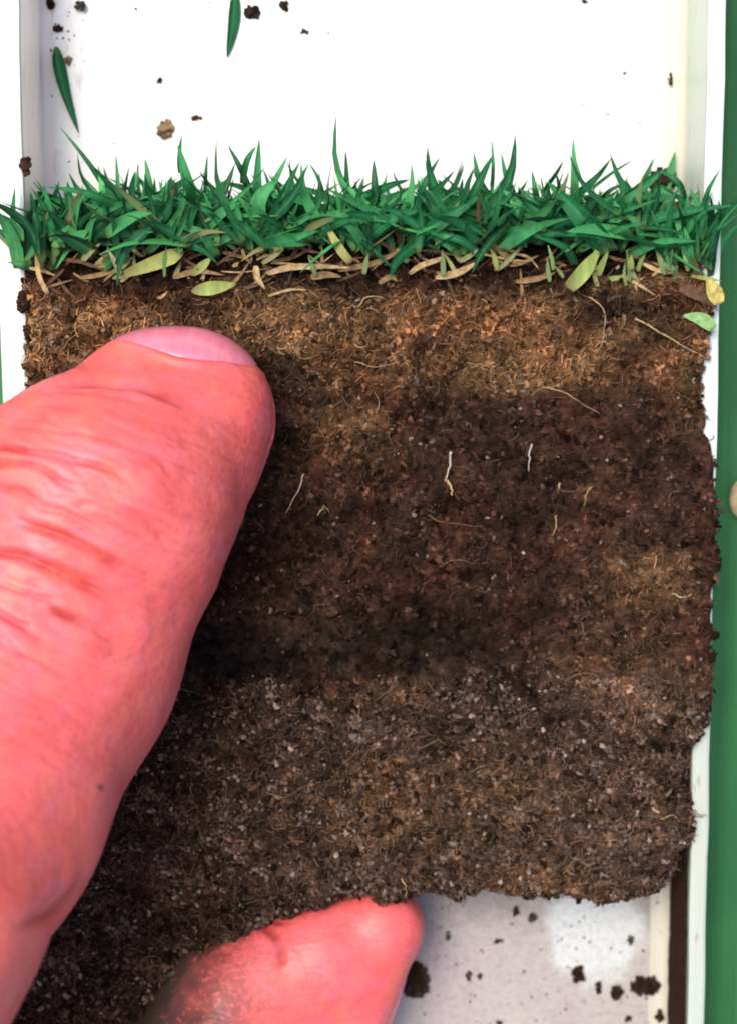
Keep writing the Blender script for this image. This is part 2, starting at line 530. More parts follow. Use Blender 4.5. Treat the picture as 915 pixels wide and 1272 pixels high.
for w_, prof in ((wl, lp), (wr, rp)):
    w_.data.materials.append(M_LIP); w_.data.materials.append(M_GRIME); w_.data.materials.append(M_FILLET)
    for p_ in w_.data.polygons:
        zc_ = p_.center.z / MM - 1.6
        if zc_ > LIP - 0.1: p_.material_index = 1
        elif zc_ > LIP - 0.45 and abs(p_.normal.z) > 0.05: p_.material_index = 2
        elif w_ is wr and zc_ < 1.75 and p_.normal.z > 0.15: p_.material_index = 3

# dark mud stuck along the inner face of the right wall, below the soil
def mud_strip():
    y0, y1 = P(0, 1420, 6)[1], P(0, 900, 6)[1]
    ny, nz = 150, 16
    V = []; F = []
    for i in range(ny + 1):
        y = y0 + (y1 - y0) * i / ny
        for j in range(nz + 1):
            z = 2.2 + (LIP - 2.35) * j / nz
            e = min(1, 2.5 * min(j, nz - j) / nz + 0.0)
            V.append((XR_IN - 0.05 - 0.55 * e, y, z))
    V = np.array(V)
    V[:, 0] -= fbm(V, 1.3, 60, 3) * 0.5
    V[:, 2] += (fbm(V * [1, 1, 0], 2.5, 66, 3) - 0.5) * 0.8 * (V[:, 2] < 8)
    for i in range(ny):
        for j in range(nz):
            a = i * (nz + 1) + j
            F.append((a, a + nz + 1, a + nz + 2, a + 1))
    c = np.tile(np.array([0.045, 0.022, 0.014]), (len(V), 1)) * (0.6 + 0.8 * fbm(V, 0.8, 77, 3))[:, None]
    return V, F, c
v, f, c = mud_strip()
build('mud_stripe', v, f, M_CRUMB, wr, color=c)

# ------------------------------------------------------------------ the green surface below
def mat_green():
    k = NT('green_board')
    s = k.noise(k.coord((900, 14, 900)), 1.0, 4, 0.6)
    b = k.noise(k.coord(), 45, 4, 0.6)
    base = k.mix(k.ramp(b, [(0.3, 0.0), (0.7, 1.0)]), (0.024, 0.138, 0.040), (0.040, 0.190, 0.060))
    base = k.mix(1.0, base, k.ramp(s, [(0.3, 0.72), (0.7, 1.18)]), 'MULTIPLY')
    k.l(base, k.b.inputs['Base Color'])
    k.set(Roughness=0.6, Specular_IOR_Level=0.25)
    k.bump(s, 0.0002, 0.4)
    return k.m
G = 420.0
v = [(-G, -G, 0), (G, -G, 0), (G, G, 0), (-G, G, 0)]
v = np.array(v + [(a, b, -12) for a, b, _ in v])
f = [(0, 1, 2, 3), (7, 6, 5, 4), (0, 4, 5, 1), (1, 5, 6, 2), (2, 6, 7, 3), (3, 7, 4, 0)]
build('green_board', v + [0, 0, -1.7], f, mat_green(), kind='structure', smooth=False)

# ------------------------------------------------------------------ the soil slab
ZS = 15.0
OUT_PX = [(38, 338), (60, 322), (140, 304), (260, 298), (400, 294), (520, 294), (640, 298), (760, 300), (850, 316), (884, 356), (884, 400), (874, 440), (872, 480), (879, 520), (882, 545), (886, 575), (889, 690), (890, 740), (890, 815), (885, 850), (882, 890), (868, 912), (850, 935), (850, 985), (864, 1003), (866, 1018), (860, 1040), (842, 1055), (838, 1085), (822, 1100), (800, 1112), (745, 1119), (700, 1108), (660, 1118), (622, 1106), (566, 1112), (530, 1100), (480, 1112), (420, 1118), (340, 1142), (280, 1168), (220, 1205), (188, 1262), (172, 1340), (8, 1340), (8, 1210), (34, 1120), (44, 900), (38, 700), (40, 560), (39, 470), (40, 410)]
OUT = np.array([P(x, y, ZS)[:2] for x, y in OUT_PX])

def poly_sdf(q, poly):
    d = np.full(len(q), 1e9); ins = np.zeros(len(q), bool)
    n = len(poly)
    for i in range(n):
        a, b = poly[i], poly[(i + 1) % n]
        e = b - a; w = q - a
        t = np.clip((w @ e) / (e @ e), 0, 1)
        d = np.minimum(d, ((w - t[:, None] * e) ** 2).sum(1))
        c = ((a[1] <= q[:, 1]) != (b[1] <= q[:, 1])) & (q[:, 0] < (b[0] - a[0]) * (q[:, 1] - a[1]) / (b[1] - a[1] + 1e-12) + a[0])
        ins ^= c
    return np.sqrt(d) * np.where(ins, -1, 1)

def soil_mesh():
    h = 0.33
    lo = OUT.min(0) - 2.0; hi = OUT.max(0) + 2.0
    xs = np.arange(lo[0], hi[0], h); ys = np.arange(lo[1], hi[1], h); zs = np.arange(-0.6, ZS + 2.4, h)
    X, Y = np.meshgrid(xs, ys, indexing='ij')
    d2 = poly_sdf(np.stack([X.ravel(), Y.ravel()], 1), OUT).reshape(X.shape)
    P3 = np.stack(np.meshgrid(xs, ys, zs, indexing='ij'), -1)
    n1 = fbm(P3, 3.0, 3, 2) - 0.5
    n2 = fbm(P3, 1.45, 21, 2) - 0.5
    big = fbm(np.stack([X, Y, X * 0], -1), 11, 40, 2) - 0.5
    inset = 0.9 * np.clip((6 - P3[..., 2]) / 6, 0, 1)          # undercut towards the tray
    dside = d2[..., None] + inset
    # the slab fits between the tray walls below the lip
    low = P3[..., 2] < LIP + 0.3
    dside = np.where(low, np.maximum(dside, np.maximum(P3[..., 0] - (XR_IN - 0.25), (XL_IN + 0.25) - P3[..., 0])), dside)
    # thatch end: the face steps back towards the grass
    ypx = to_px(np.stack([X.ravel(), Y.ravel(), np.full(X.size, ZS)], 1))[1].reshape(X.shape)
    top = ZS + big * 1.6 - 2.6 * np.clip((352 - ypx) / 40, 0, 1)
    dz = np.maximum(P3[..., 2] - top[..., None], 0.06 - P3[..., 2])
    r = 0.9
    a, b = dside + r, dz + r
    F = np.sqrt(np.maximum(a, 0) ** 2 + np.maximum(b, 0) ** 2) + np.minimum(np.maximum(a, b), 0) - r
    bottom = P3[..., 2] < 0.5
    calm = 0.45 + 0.55 * np.clip((-d2[..., None] - 0.5) / 2.0, 0, 1)
    calm = np.where(P3[..., 0] > 20, calm * 0.6, 1.0)
    F = F + np.where(bottom, 0, (n1 * 1.6 + n2 * 2.3) * calm - 0.12)
    F[..., 0] = np.maximum(F[..., 0], 0.2)
    F[[0, -1]] = np.maximum(F[[0, -1]], 0.2); F[:, [0, -1]] = np.maximum(F[:, [0, -1]], 0.2); F[..., -1] = np.maximum(F[..., -1], 0.2)
    return surface_nets(F, np.array([xs[0], ys[0], zs[0]]), h)

def blob(px, py, cx, cy, rx, ry):
    return np.exp(-(((px - cx) / rx) ** 2 + ((py - cy) / ry) ** 2))

def soil_zones(v):
    """linear base colour of the earth at world points, by depth below the turf, and how sandy / fibrous it is"""
    px, py = to_px(v)
    w = (fbm(v * [0.55, 1.3, 0.3], 6, 90, 4) - 0.5) * 1.25
    yy = py + w * 60
    dark = np.array([0.047, 0.0265, 0.0175]); tan = np.array([0.215, 0.134, 0.060]); grey = np.array([0.023, 0.017, 0.0135]); low = np.array([0.045, 0.0275, 0.019]); hum = np.array([0.018, 0.010, 0.007])
    def sm(a, b, x): 
        t = np.clip((x - a) / (b - a), 0, 1); return t * t * (3 - 2 * t)
    kt = sm(335, 372, yy) * (1 - sm(430, 520, yy))
    kt = kt * (0.55 + 0.9 * np.clip(fbm(v * [1, 1, 0.4], 3.2, 55, 3) - 0.28, 0, 1))
    kt = np.maximum(kt, 0.95 * blob(px, py, 640, 455, 140, 30)); kt = np.maximum(kt, 0.85 * blob(px, py, 640, 385, 80, 28)); kt = np.maximum(kt, 0.45 * blob(px, py, 435, 535, 55, 40))
    kt = np.maximum(kt, 0.38 * blob(px, py, 800, 725, 70, 36)); kt = np.maximum(kt, 0.30 * blob(px, py, 790, 850, 80, 60)); kt = np.maximum(kt, 0.22 * blob(px, py, 480, 870, 70, 40)); kt = np.maximum(kt, .22 * blob(px, py, 560, 1000, 260, 80))
    kt = np.maximum(kt, 0.45 * blob(px, py, 680, 1095, 90, 24)); kt = np.maximum(kt, 0.5 * blob(px, py, 860, 470, 40, 50))
    for cx, cy, rx, ry in ((515, 428, 18, 18), (735, 385, 26, 26), (790, 440, 30, 34), (590, 500, 120, 10), (330, 460, 60, 40)):
        kt = kt * (1 - 0.85 * blob(px, py, cx, cy, rx, ry))
    kg = (sm(745, 790, yy) * (1 - sm(835, 875, yy))) * (1 - sm(560, 680, px)) * 0.95
    kg = np.maximum(kg, 0.5 * blob(px, py, 690, 900, 60, 40))
    kl = sm(800, 910, yy + (fbm(v * [1, 1, 0.3], 8, 95, 3) - 0.5) * 150)
    kh = 1 - sm(330, 372, yy + (fbm(v, 2.5, 222, 2) - 0.5) * 60)
    for cx, cy, rx, ry in ((690, 350, 110, 26), (800, 385, 70, 34), (380, 345, 150, 18), (235, 380, 40, 25), (150, 335, 90, 22)):
        kh = np.maximum(kh, 0.9 * blob(px, py, cx, cy, rx, ry))
    c = dark[None] + (low - dark)[None] * kl[:, None]
    c = c + (grey - c) * kg[:, None]
    c = c + (tan - c) * np.clip(kt, 0, 1)[:, None]
    c = c + (hum - c) * (kh * 0.9)[:, None]
    pg = 0.8 * np.clip(blob(px, py, 790, 862, 95, 48) + 0.8 * blob(px, py, 700, 1040, 130, 45) + 0.7 * blob(px, py, 740, 1090, 70, 22) + 0.5 * blob(px, py, 440, 900, 120, 30), 0, 1) * np.clip(fbm(v * [0.7, 1.2, 1], 2.2, 61, 3) * 3 - 0.9, 0, 1)
    c = c + (np.array([0.115, 0.082, 0.062]) - c) * (0.75 * pg)[:, None]
    pat = fbm(v * [0.8, 1.1, 0.5], 3.0, 171, 3)
    c = c * (0.45 + 1.1 * np.clip(pat * 1.6 - 0.3, 0, 1.2))[:, None]
    streak = fbm(v * [0.35, 1.5, 0.6], 1.6, 131, 3)
    c = c * (0.45 + 1.1 * streak)[:, None]
    c = c * (0.30 + 1.4 * fbm(v, 1.0, 123, 2))[:, None]
    c = c * np.array([1.14, 1.0, 0.93])
    red = np.clip(fbm(v * [1, 1, .5], 4, 150, 2) - 0.5, 0, 1)[:, None] * (1 - kl[:, None] * .6)
    c = c * (1 + red * np.array([0.9, 0.15, 0.0]))
    clus = np.clip(fbm(v, 1.3, 191, 2) * 2.2 - 0.45, 0.05, 1.5) * np.clip(pat * 2 - 0.3, 0.2, 1.3)
    sandy = clus * np.clip(0.16 + 0.95 * kl + 0.5 * kt - 0.75 * kg - 0.3 * kh, 0.015, 1)
    fibrous = np.clip(0.16 + 0.9 * kt + 0.55 * kl - 0.6 * kg, 0.02, 1)
    return c, sandy, fibrous

SV, SF = soil_mesh()
turf = empty('turf_soil_slab', (0, 0, 0.06), 'upright slice of dark brown soil topped with short green grass', 'soil slab')
sc_, sandy, fibrous = soil_zones(SV)
build('soil_body', SV, SF, M_SOIL, turf, color=sc_ * 0.68, smooth=True)  # body darkened: shade of the pits between crumbs put into its colour

# surface points and normals for crumbs, grains and fibres
e1 = SV[SF[:, 2]] - SV[SF[:, 0]]; e2 = SV[SF[:, 3]] - SV[SF[:, 1]]
fn = np.cross(e1, e2); fa = np.linalg.norm(fn, axis=1); fn /= fa[:, None] + 1e-9
fc = SV[SF].mean(1)
flip = np.sign((fn * (fc - np.array([0, -5, 7]))).sum(1).mean())
fn *= flip if flip else 1
zc, zs_, zf_ = soil_zones(fc)
px_, py_ = to_px(fc)
vis = (fc[:, 2] > 3) & ((fn[:, 2] > -0.2)) & (px_ > 0) & (px_ < 915) & (py_ < 1272)
def pick(n, weight):
    p = fa * vis * weight; p /= p.sum()
    return RNG.choice(len(fc), n, p=p)
edge_w = 1 + 1.5 * (fn[:, 2] < 0.6)
# crumbs
n = 52000
i = pick(n, edge_w * (0.6 + zs_))
rad = 0.08 + 0.27 * RNG.random(n) ** 2.7
tone = 0.25 + 2.6 * RNG.random(n) ** 2.4
col = zc[i] * tone[:, None]
pts = fc[i] + fn[i] * (rad * 0.30)[:, None] + RNG.normal(size=(n, 3)) * 0.15
v, f, c = grains(pts, rad, col, RNG, 0.6, 0.9)
build('soil_crumbs', v, f, M_CRUMB, turf, color=c, smooth=False, kind='stuff')
# sandy and woody chips
n = 14000
i = pick(n, zs_ ** 1.7)
rad = 0.06 + 0.22 * RNG.random(n) ** 2.6
pale = np.array([0.33, 0.225, 0.165]); tanc = np.array([0.12, 0.070, 0.043])
q = RNG.random(n)[:, None] ** 1.4
col = (tanc + (pale - tanc) * q) * (0.28 + 0.85 * RNG.random((n, 1)) ** 2.0)
pts = fc[i] + fn[i] * (rad * 0.45 + 0.10)[:, None]
v, f, c = grains(pts, rad, col, RNG, 0.6, 0.8)
build('sand_grains', v, f, M_SAND, turf, color=c, smooth=False, kind='stuff')
# a few clean bright grains
n = 170
i = pick(n, 0.15 + zs_)
rad = 0.10 + 0.15 * RNG.random(n)
col = np.array([0.34, 0.28, 0.21]) * (0.6 + 0.5 * RNG.random((n, 1)))
v, f, c = grains(fc[i] + fn[i] * (rad * 0.6 + 0.1)[:, None], rad, col, RNG, 0.4, 0.5)
build('pale_grains', v, f, M_SAND, turf, color=c, smooth=False, kind='stuff')
# hair roots and chaff
n = 26000
i = pick(n, zf_ ** 1.3)
ln = 0.4 + 1.4 * RNG.random(n) ** 1.8
rad = 0.03 + 0.05 * RNG.random(n) ** 1.5
base_c = zc[i] * 1.5 + np.array([0.020, 0.0125, 0.007]) * zf_[i][:, None]
col = base_c * (0.4 + 1.3 * RNG.random((n, 1)) ** 1.5)
v, f, c = fibres(fc[i], fn[i], ln, rad, col, RNG, 4, 0.45)
build('hair_roots', v, f, M_FIBRE, turf, color=c, kind='stuff')

# roots that stand out, each a part
def soil_z(px, py):
    d = (px_ - px) ** 2 + (py_ - py) ** 2
    k = np.argsort(d)[:40]
    return fc[k, 2].max()
def px_path(pts, dz, z=None):
    return [P(x, y, (soil_z(x, y) if z is None else z) + dz) for x, y in pts]
ROOTS = [([(560, 560), (557, 578), (554, 598)], 4.5, M_WHITE_ROOT), ([(553, 596), (560, 606), (561, 614)], 5, M_TAN), ([(378, 588), (368, 612), (355, 638)], 2.2, M_WHITE_ROOT), ([(659, 552), (657, 570), (655, 586)], 3, M_WHITE_ROOT),
         ([(694, 600), (693, 612)], 3.2, M_TAN), ([(733, 605), (727, 615), (725, 628)], 2.4, M_TAN), ([(690, 640), (690, 655), (686, 664)], 2.4, M_TAN), ([(672, 480), (700, 488), (720, 500), (745, 515)], 2.0, M_TAN),
         ([(730, 368), (748, 385), (750, 415), (738, 440)], 2.2, M_TAN), ([(445, 382), (455, 370), (470, 368), (482, 375)], 2.6, M_TAN), ([(788, 395), (830, 420), (878, 445)], 3.6, M_TAN), ([(775, 392), (772, 412)], 5, M_STRAW),
         ([(395, 640), (402, 628), (408, 636)], 2.2, M_TAN), ([(440, 450), (470, 455), (500, 447)], 1.6, M_TAN), ([(700, 1085), (715, 1068), (735, 1080)], 2.2, M_TAN),
         ([(820, 1018), (833, 1012), (842, 1020)], 2.4, M_TAN), ([(700, 845), (730, 835), (748, 848)], 1.8, M_TAN),
         ([(835, 738), (850, 742), (858, 738)], 3.5, M_TAN), ([(530, 640), (560, 650), (600, 655)], 1.4, M_STRAW), ([(425, 1010), (440, 1035), (448, 1060)], 1.8, M_TAN), 
         ([(330, 985), (352, 990), (372, 980)], 1.8, M_TAN), ([(520, 930), (545, 920), (560, 935)], 1.8, M_TAN), ([(498, 1092), (503, 1100), (505, 1115)], 2.6, M_TAN), ([(858, 1010), (868, 1012), (877, 1014)], 2.4, M_STRAW),
         ([(545, 705), (565, 695), (590, 700)], 1.5, M_STRAW), ([(468, 512), (470, 500), (466, 485)], 1.6, M_TAN)]
for pts, wpx, m in ROOTS:
    if pts[0][1] > 800 and wpx < 2.3: m = M_STRAW
    path = px_path(pts, 0.30)
    path = smooth_path(path, 9) + RNG.normal(size=(9, 3)) * 0.07
    path = list(path)
    v, f = tube_geo(path, wpx * 0.42 * 0.087, wpx * 0.16 * 0.087, 14, 5)
    build('root', v, f, m, turf, origin_mm=path[0])

# ------------------------------------------------------------------ thatch: straw, stems and pale leaf bases between soil and grass
def strand(pts, wpx, m, name='straw', z=None, dz=0.5, label=None, flat=True, **kw):
    path = px_path(pts, dz, z)
    w = wpx * px_size(path[0][2])
    if flat: v, f = ribbon_geo(path, w, 10, fold=kw.pop('fold', 0.16), thick=w * kw.pop('th', 0.05), **kw)
    else: v, f = tube_geo(path, w / 2, w / 3, 10, 6)
    return build(name, v, f, m, turf, origin_mm=path[0], label=label, ribbon=flat)
strand([(140, 346), (170, 335), (205, 322), (228, 312)], 19, M_PALE, 'leaf_sheath', z=15.6, base=0.15, peak=0.75, tip=0.3, label='broad pale yellow-green leaf base above the thumb')
strand([(238, 362), (262, 358), (293, 353)], 17, M_PALE, 'leaf_sheath', z=16.2, base=0.2, peak=0.5, tip=0.25, label='small oval yellow-green leaf lying on the soil')
strand([(238, 342), (252, 330), (262, 320)], 11, M_PALE, 'leaf_sheath', z=15.4, base=0.3, peak=0.4)
strand([(118, 330), (135, 322), (152, 320)], 12, M_PALE, 'leaf_sheath', z=14.6, base=0.3, peak=0.5)
strand([(705, 358), (722, 340), (742, 312)], 19, M_PALE, 'leaf_sheath', z=17.0, base=0.75, peak=0.55, tip=0.45, label='upright yellow-green leaf base right of centre')
strand([(352, 298), (345, 305), (338, 300)], 11, M_PALE, 'leaf_sheath', z=16.2, base=0.5)
strand([(342, 312), (346, 304), (352, 312)], 8, M_PALE, 'leaf_sheath', z=16.4)
strand([(436, 326), (424, 312), (412, 292), (404, 275)], 11, M_PALE, 'leaf_sheath', z=16.6, base=0.8)
strand([(893, 378), (886, 362), (878, 346)], 20, mat_plain('yellow_leaf', (0.42, 0.34, 0.085), 0.6, 0.6), 'leaf_sheath', z=16.5, base=0.5, peak=0.45, tip=0.3, label='bright yellow scrap of leaf at the right edge')
strand([(886, 408), (870, 396), (848, 392)], 17, mat_plain('pale_green_leaf', (0.20, 0.36, 0.12), 0.5, 0.3), 'leaf_sheath', z=16.2, base=0.6, peak=0.4, tip=0.2)
strand([(843, 356), (866, 366), (890, 382)], 15, M_RUST, 'dead_leaf', z=16.0, base=0.5)
strand([(318, 330), (320, 345), (330, 360)], 8, M_TAN, 'straw', z=16.0, base=0.7)
strand([(332, 340), (360, 332), (400, 331), (440, 333)], 8, M_TAN, 'straw', z=15.8, base=0.5)
strand([(386, 345), (405, 341), (425, 344)], 9, M_STRAW, 'straw', z=15.8, base=0.5)
strand([(420, 335), (470, 325), (512, 300)], 7, M_STRAW, 'straw', z=15.2, base=0.8)
strand([(508, 340), (522, 330), (545, 322), (552, 318)], 7, M_TAN, 'straw', z=15.8, base=0.6)
strand([(540, 345), (570, 338), (594, 324)], 9, M_TAN, 'straw', z=15.6, base=0.4)
strand([(604, 300), (625, 315), (645, 330)], 8, M_STRAW, 'straw', z=15.2, base=0.7)
strand([(640, 350), (668, 346), (690, 338)], 7, M_STRAW, 'straw', z=15.4, base=0.5)
strand([(215, 345), (245, 337), (280, 342)], 7, M_STRAW, 'straw', z=15.4, base=0.5)
strand([(150, 350), (165, 338), (185, 333)], 6, M_TAN, 'straw', z=15.4)
strand([(60, 365), (48, 340), (46, 300), (40, 262)], 6, M_TAN, 'straw', z=16.4, base=0.9)
strand([(470, 352), (484, 344), (494, 350)], 7, M_STRAW, 'straw', z=15.6)
strand([(100, 345), (130, 340), (160, 328)], 6, M_STRAW, 'straw', z=15.0)
rs = random.Random(5)
for k in range(215):
    x = rs.uniform(40, 880); y = rs.uniform(308, 364) + 10 * (x > 650)
    a = rs.gauss(0, 0.7); L = rs.uniform(14, 62)
    pts = [(x - L / 2 * math.cos(a), y - L / 2 * math.sin(a)), (x + rs.uniform(-3, 3), y + rs.uniform(-6, 6)), (x + L / 2 * math.cos(a), y + L / 2 * math.sin(a))]
    m = rs.choices([M_RUST, M_STRAW, M_TAN, M_RUST], [4, 4, 3, 2])[0]
    strand(pts, rs.uniform(1.8, 5.5), m, 'straw', z=rs.uniform(12.4, 15.2), base=0.6, fold=0.3)

for k in range(34):                       # pale shoot bases running up into the leaves
    x = rs.uniform(40, 880); y = rs.uniform(322, 345) + 12 * (x > 650)
    a = rs.gauss(0, 0.6); L = rs.uniform(18, 42)
    strand([(x, y), (x + 0.5 * L * math.sin(a) + rs.uniform(-2, 2), y - 0.5 * L * math.cos(a)), (x + L * math.sin(a), y - L * math.cos(a))], rs.uniform(4, 8), rs.choice([M_PALE, M_DRY, M_DRY]), 'shoot_base', z=rs.uniform(14.6, 16.6), base=0.7, peak=0.4, tip=0.3)

# ------------------------------------------------------------------ grass
HERO = [  # (pixel path, width px, height z)
    ([(757, 312), (725, 272), (680, 226)], 30, 18.5), ([(712, 268), (712, 225), (711, 172)], 13, 16), ([(668, 300), (648, 262), (625, 236)], 17, 17), ([(730, 238), (760, 215), (787, 198)], 5, 12), ([(742, 250), (758, 236), (775, 228)], 6, 13),
    ([(318, 270), (319, 225), (322, 172)], 13, 17), ([(330, 245), (345, 218), (357, 194)], 8, 14), ([(312, 240), (298, 208), (283, 180)], 8, 13), ([(302, 228), (308, 200), (318, 182)], 10, 15), ([(325, 290), (322, 250), (345, 222)], 22, 18),
    ([(362, 250), (372, 225), (384, 203)], 6, 12), ([(403, 250), (395, 222), (384, 203)], 6, 12.5), ([(240, 262), (232, 225), (221, 180)], 17, 15), ([(224, 215), (224, 190), (226, 168)], 7, 13), ([(255, 240), (256, 215), (258, 192)], 5, 12),
    ([(428, 270), (430, 225), (429, 186)], 8, 14), ([(470, 270), (466, 235), (464, 198)], 12, 14), ([(520, 270), (525, 235), (546, 195)], 10, 15), ([(532, 262), (534, 230), (528, 200)], 9, 14), ([(575, 275), (590, 235), (612, 192)], 14, 15), ([(610, 240), (612, 205), (610, 172)], 5, 12),
    ([(640, 245), (628, 220), (622, 190)], 8, 14), ([(668, 255), (664, 235), (660, 212)], 8, 15), ([(672, 240), (690, 215), (699, 200)], 6, 12),
    ([(52, 318), (46, 280), (38, 238)], 18, 17.5), ([(26, 312), (18, 272), (19, 232)], 11, 16), ([(48, 340), (30, 328), (10, 326)], 9, 16), ([(165, 262), (110, 240), (58, 232)], 10, 17.5), ([(125, 335), (165, 302), (212, 262)], 18, 18), ([(140, 250), (112, 205), (75, 158)], 7, 9),
    ([(205, 305), (188, 270), (160, 232)], 7, 18), ([(100, 325), (118, 285), (155, 255)], 16, 17), ([(150, 300), (148, 255), (144, 190)], 9, 14), ([(120, 290), (128, 245), (122, 205)], 11, 14), ([(190, 275), (186, 230), (180, 196)], 10, 13), ([(84, 310), (88, 265), (84, 225)], 14, 16),
    ([(240, 300), (275, 265), (300, 250)], 14, 18), ([(302, 306), (258, 262), (215, 245)], 9, 18.5), ([(270, 320), (250, 290), (215, 280)], 13, 17.5), ([(345, 305), (375, 292), (398, 286)], 9, 18), ([(412, 300), (404, 282), (400, 262)], 12, 18),
    ([(460, 320), (440, 285), (405, 262)], 15, 18), ([(360, 300), (410, 270), (470, 258)], 14, 17.5), ([(440, 310), (485, 275), (520, 262)], 16, 18), ([(505, 305), (548, 275), (600, 240)], 18, 18.5), ([(580, 315), (545, 290), (470, 265)], 12, 18),
    ([(560, 300), (545, 265), (515, 238)], 14, 17), ([(600, 322), (570, 298), (528, 292)], 11, 18), ([(620, 305), (645, 285), (680, 300)], 12, 18), ([(800, 320), (790, 280), (760, 250)], 12, 17.5), ([(822, 330), (826, 290), (815, 262)], 15, 17),
    ([(858, 335), (850, 295), (835, 265)], 15, 17), ([(868, 320), (878, 290), (896, 262)], 10, 17.5), ([(880, 345), (884, 310), (894, 285)], 12, 17), ([(770, 252), (800, 228), (822, 210)], 13, 14), ([(850, 258), (842, 228), (820, 212)], 10, 14.5), ([(780, 320), (820, 300), (868, 300)], 10, 18), ([(715, 330), (700, 305), (660, 292)], 11, 17.5),
    ([(640, 310), (655, 290), (690, 262)], 12, 17.5), ([(745, 285), (770, 270), (800, 255)], 11, 17)]
n_blade = 0
for pts, w, z in HERO:
    n = len(pts)
    path = [P(x, y, z - 3.2 * (i == 0) - 0.8 * (i == n - 1)) for i, (x, y) in enumerate(pts)]
    v, f = ribbon_geo(path, w * px_size(z), 11, roll=rs.uniform(-0.6, 0.6), fold=rs.uniform(0.08, 0.25), thick=0.035, base=0.7, peak=0.3)
    build('grass_blade', v, f, M_GRASS, turf, origin_mm=path[0], ribbon=True, rings=11); n_blade += 1

# shared leaf shapes: 14 meshes, 1 long (mm scale set per object)
LEAF = []
for k in range(14):
    bend = rs.uniform(0.0, 0.8); side = rs.uniform(-0.4, 0.4)
    pts = [(0, 0, 0), (side * 0.25, 0.34, bend * 0.08), (side * 0.7, 0.68, bend * 0.35), (side * 1.3, 0.93, bend * 0.85)]
    v, f = ribbon_geo(pts, 0.13, 8, roll=rs.uniform(-0.3, 0.3), fold=rs.uniform(0.1, 0.3), thick=0.004, base=0.7, peak=0.3)
    LEAF.append((v, f, None))
def leaf_pose(front):
    x = rs.uniform(24, 884)
    edge = min(x - 24, 884 - x)
    z = rs.uniform(13.5, 17.5) if front else rs.uniform(2.0, 15.0)
    y = rs.uniform(278, 318) + (18 if edge < 60 else 0) - (8 if not front else 0)
    L = rs.uniform(4.0, 11.0) if front else rs.uniform(4.5, 9.0)
    an = rs.gauss(0, 0.8)
    if rs.random() < 0.16: an = rs.choice([-1, 1]) * rs.uniform(1.0, 1.5)
    if edge < 70: an *= 0.25
    fw = rs.uniform(-0.25, 0.6) if front else rs.uniform(-0.3, 0.3)
    d = Vector((math.sin(an), math.cos(an), fw)).normalized()
    if abs(an) > 1.0: y -= 14
    if abs(an) < 0.8: 
        # tips stay near the turf's ragged top line
        ytop = 182 + 84 * float(lattice(np.array([x / 38.0, 0.5, 0.5]), 77)) + rs.uniform(0, 40)
        L = min(L, max(3.5, (y - ytop) * 0.087 / max(0.4, d.y)))
    L = min(L, max(3.5, (y - 192) * 0.087 / max(0.75, d.y)))
    base = P(x, y, z)
    side = d.cross(Vector((0, 0, 1))).normalized()
    nrm = side.cross(d)
    q = Matrix((side, d, nrm)).transposed().to_4x4()
    q = q @ Matrix.Rotation(rs.gauss(0, 0.7), 4, 'Y')
    return base, q, L, rs.choice([rs.uniform(0.4, 0.7), rs.uniform(0.8, 1.2), rs.uniform(1.1, 1.8)])
leaf_me = [make_mesh('grass_leaf', v * 1.0, f, ribbon=True, leaf_rings=8) for v, f, _ in LEAF]
for me in leaf_me: me.materials.append(M_GRASS)
rust_me = [make_mesh('brown_leaf', v * 1.0, f, ribbon=True, leaf_rings=8) for v, f, _ in LEAF[:4]]
for me in rust_me: me.materials.append(M_RUST)
dry_me = [make_mesh('drying_leaf', v * 1.0, f, ribbon=True, leaf_rings=8) for v, f, _ in LEAF[4:9]]
for me in dry_me: me.materials.append(M_DRY)
tl = np.array(turf.location) / MM
proto = bpy.data.objects.new('grass_blade', leaf_me[0])
for k in range(298 - n_blade):
    base, q, L, w = leaf_pose(k % 10 < 8)
    brown = k % 23 == 5; dry = k % 7 == 3
    if dry: w *= 0.5
    o = proto.copy(); o.data = rs.choice(rust_me if brown else dry_me if dry else leaf_me)
    if brown: o.name = 'dead_leaf'
    COL.objects.link(o); o.parent = turf
    s = L * MM
    wf = min(2.0, w * 8.0 / L)
    o.matrix_basis = Matrix.Translation(Vector((base - tl) * MM)) @ q @ Matrix.Diagonal((s * wf, s, s, 1))
bpy.data.objects.remove(proto)
# the rest of the sward, further back in the slab's thickness
VV = []; FF = []; off = 0
for k in range(1150):
    base, q, L, w = leaf_pose(k % 5 == 0)
    v, f, _ = LEAF[k % 14]
    m3 = np.array(q.to_3x3()); s = np.array([L * min(1.6, w * 7.0 / L), L, L])
    VV.append((v * s) @ m3.T + base); FF += [tuple(i + off for i in q_) for q_ in f]; off += len(v)
build('grass_understorey', np.concatenate(VV), FF, M_GRASS, turf, kind='stuff', ribbon=True, rings=8)

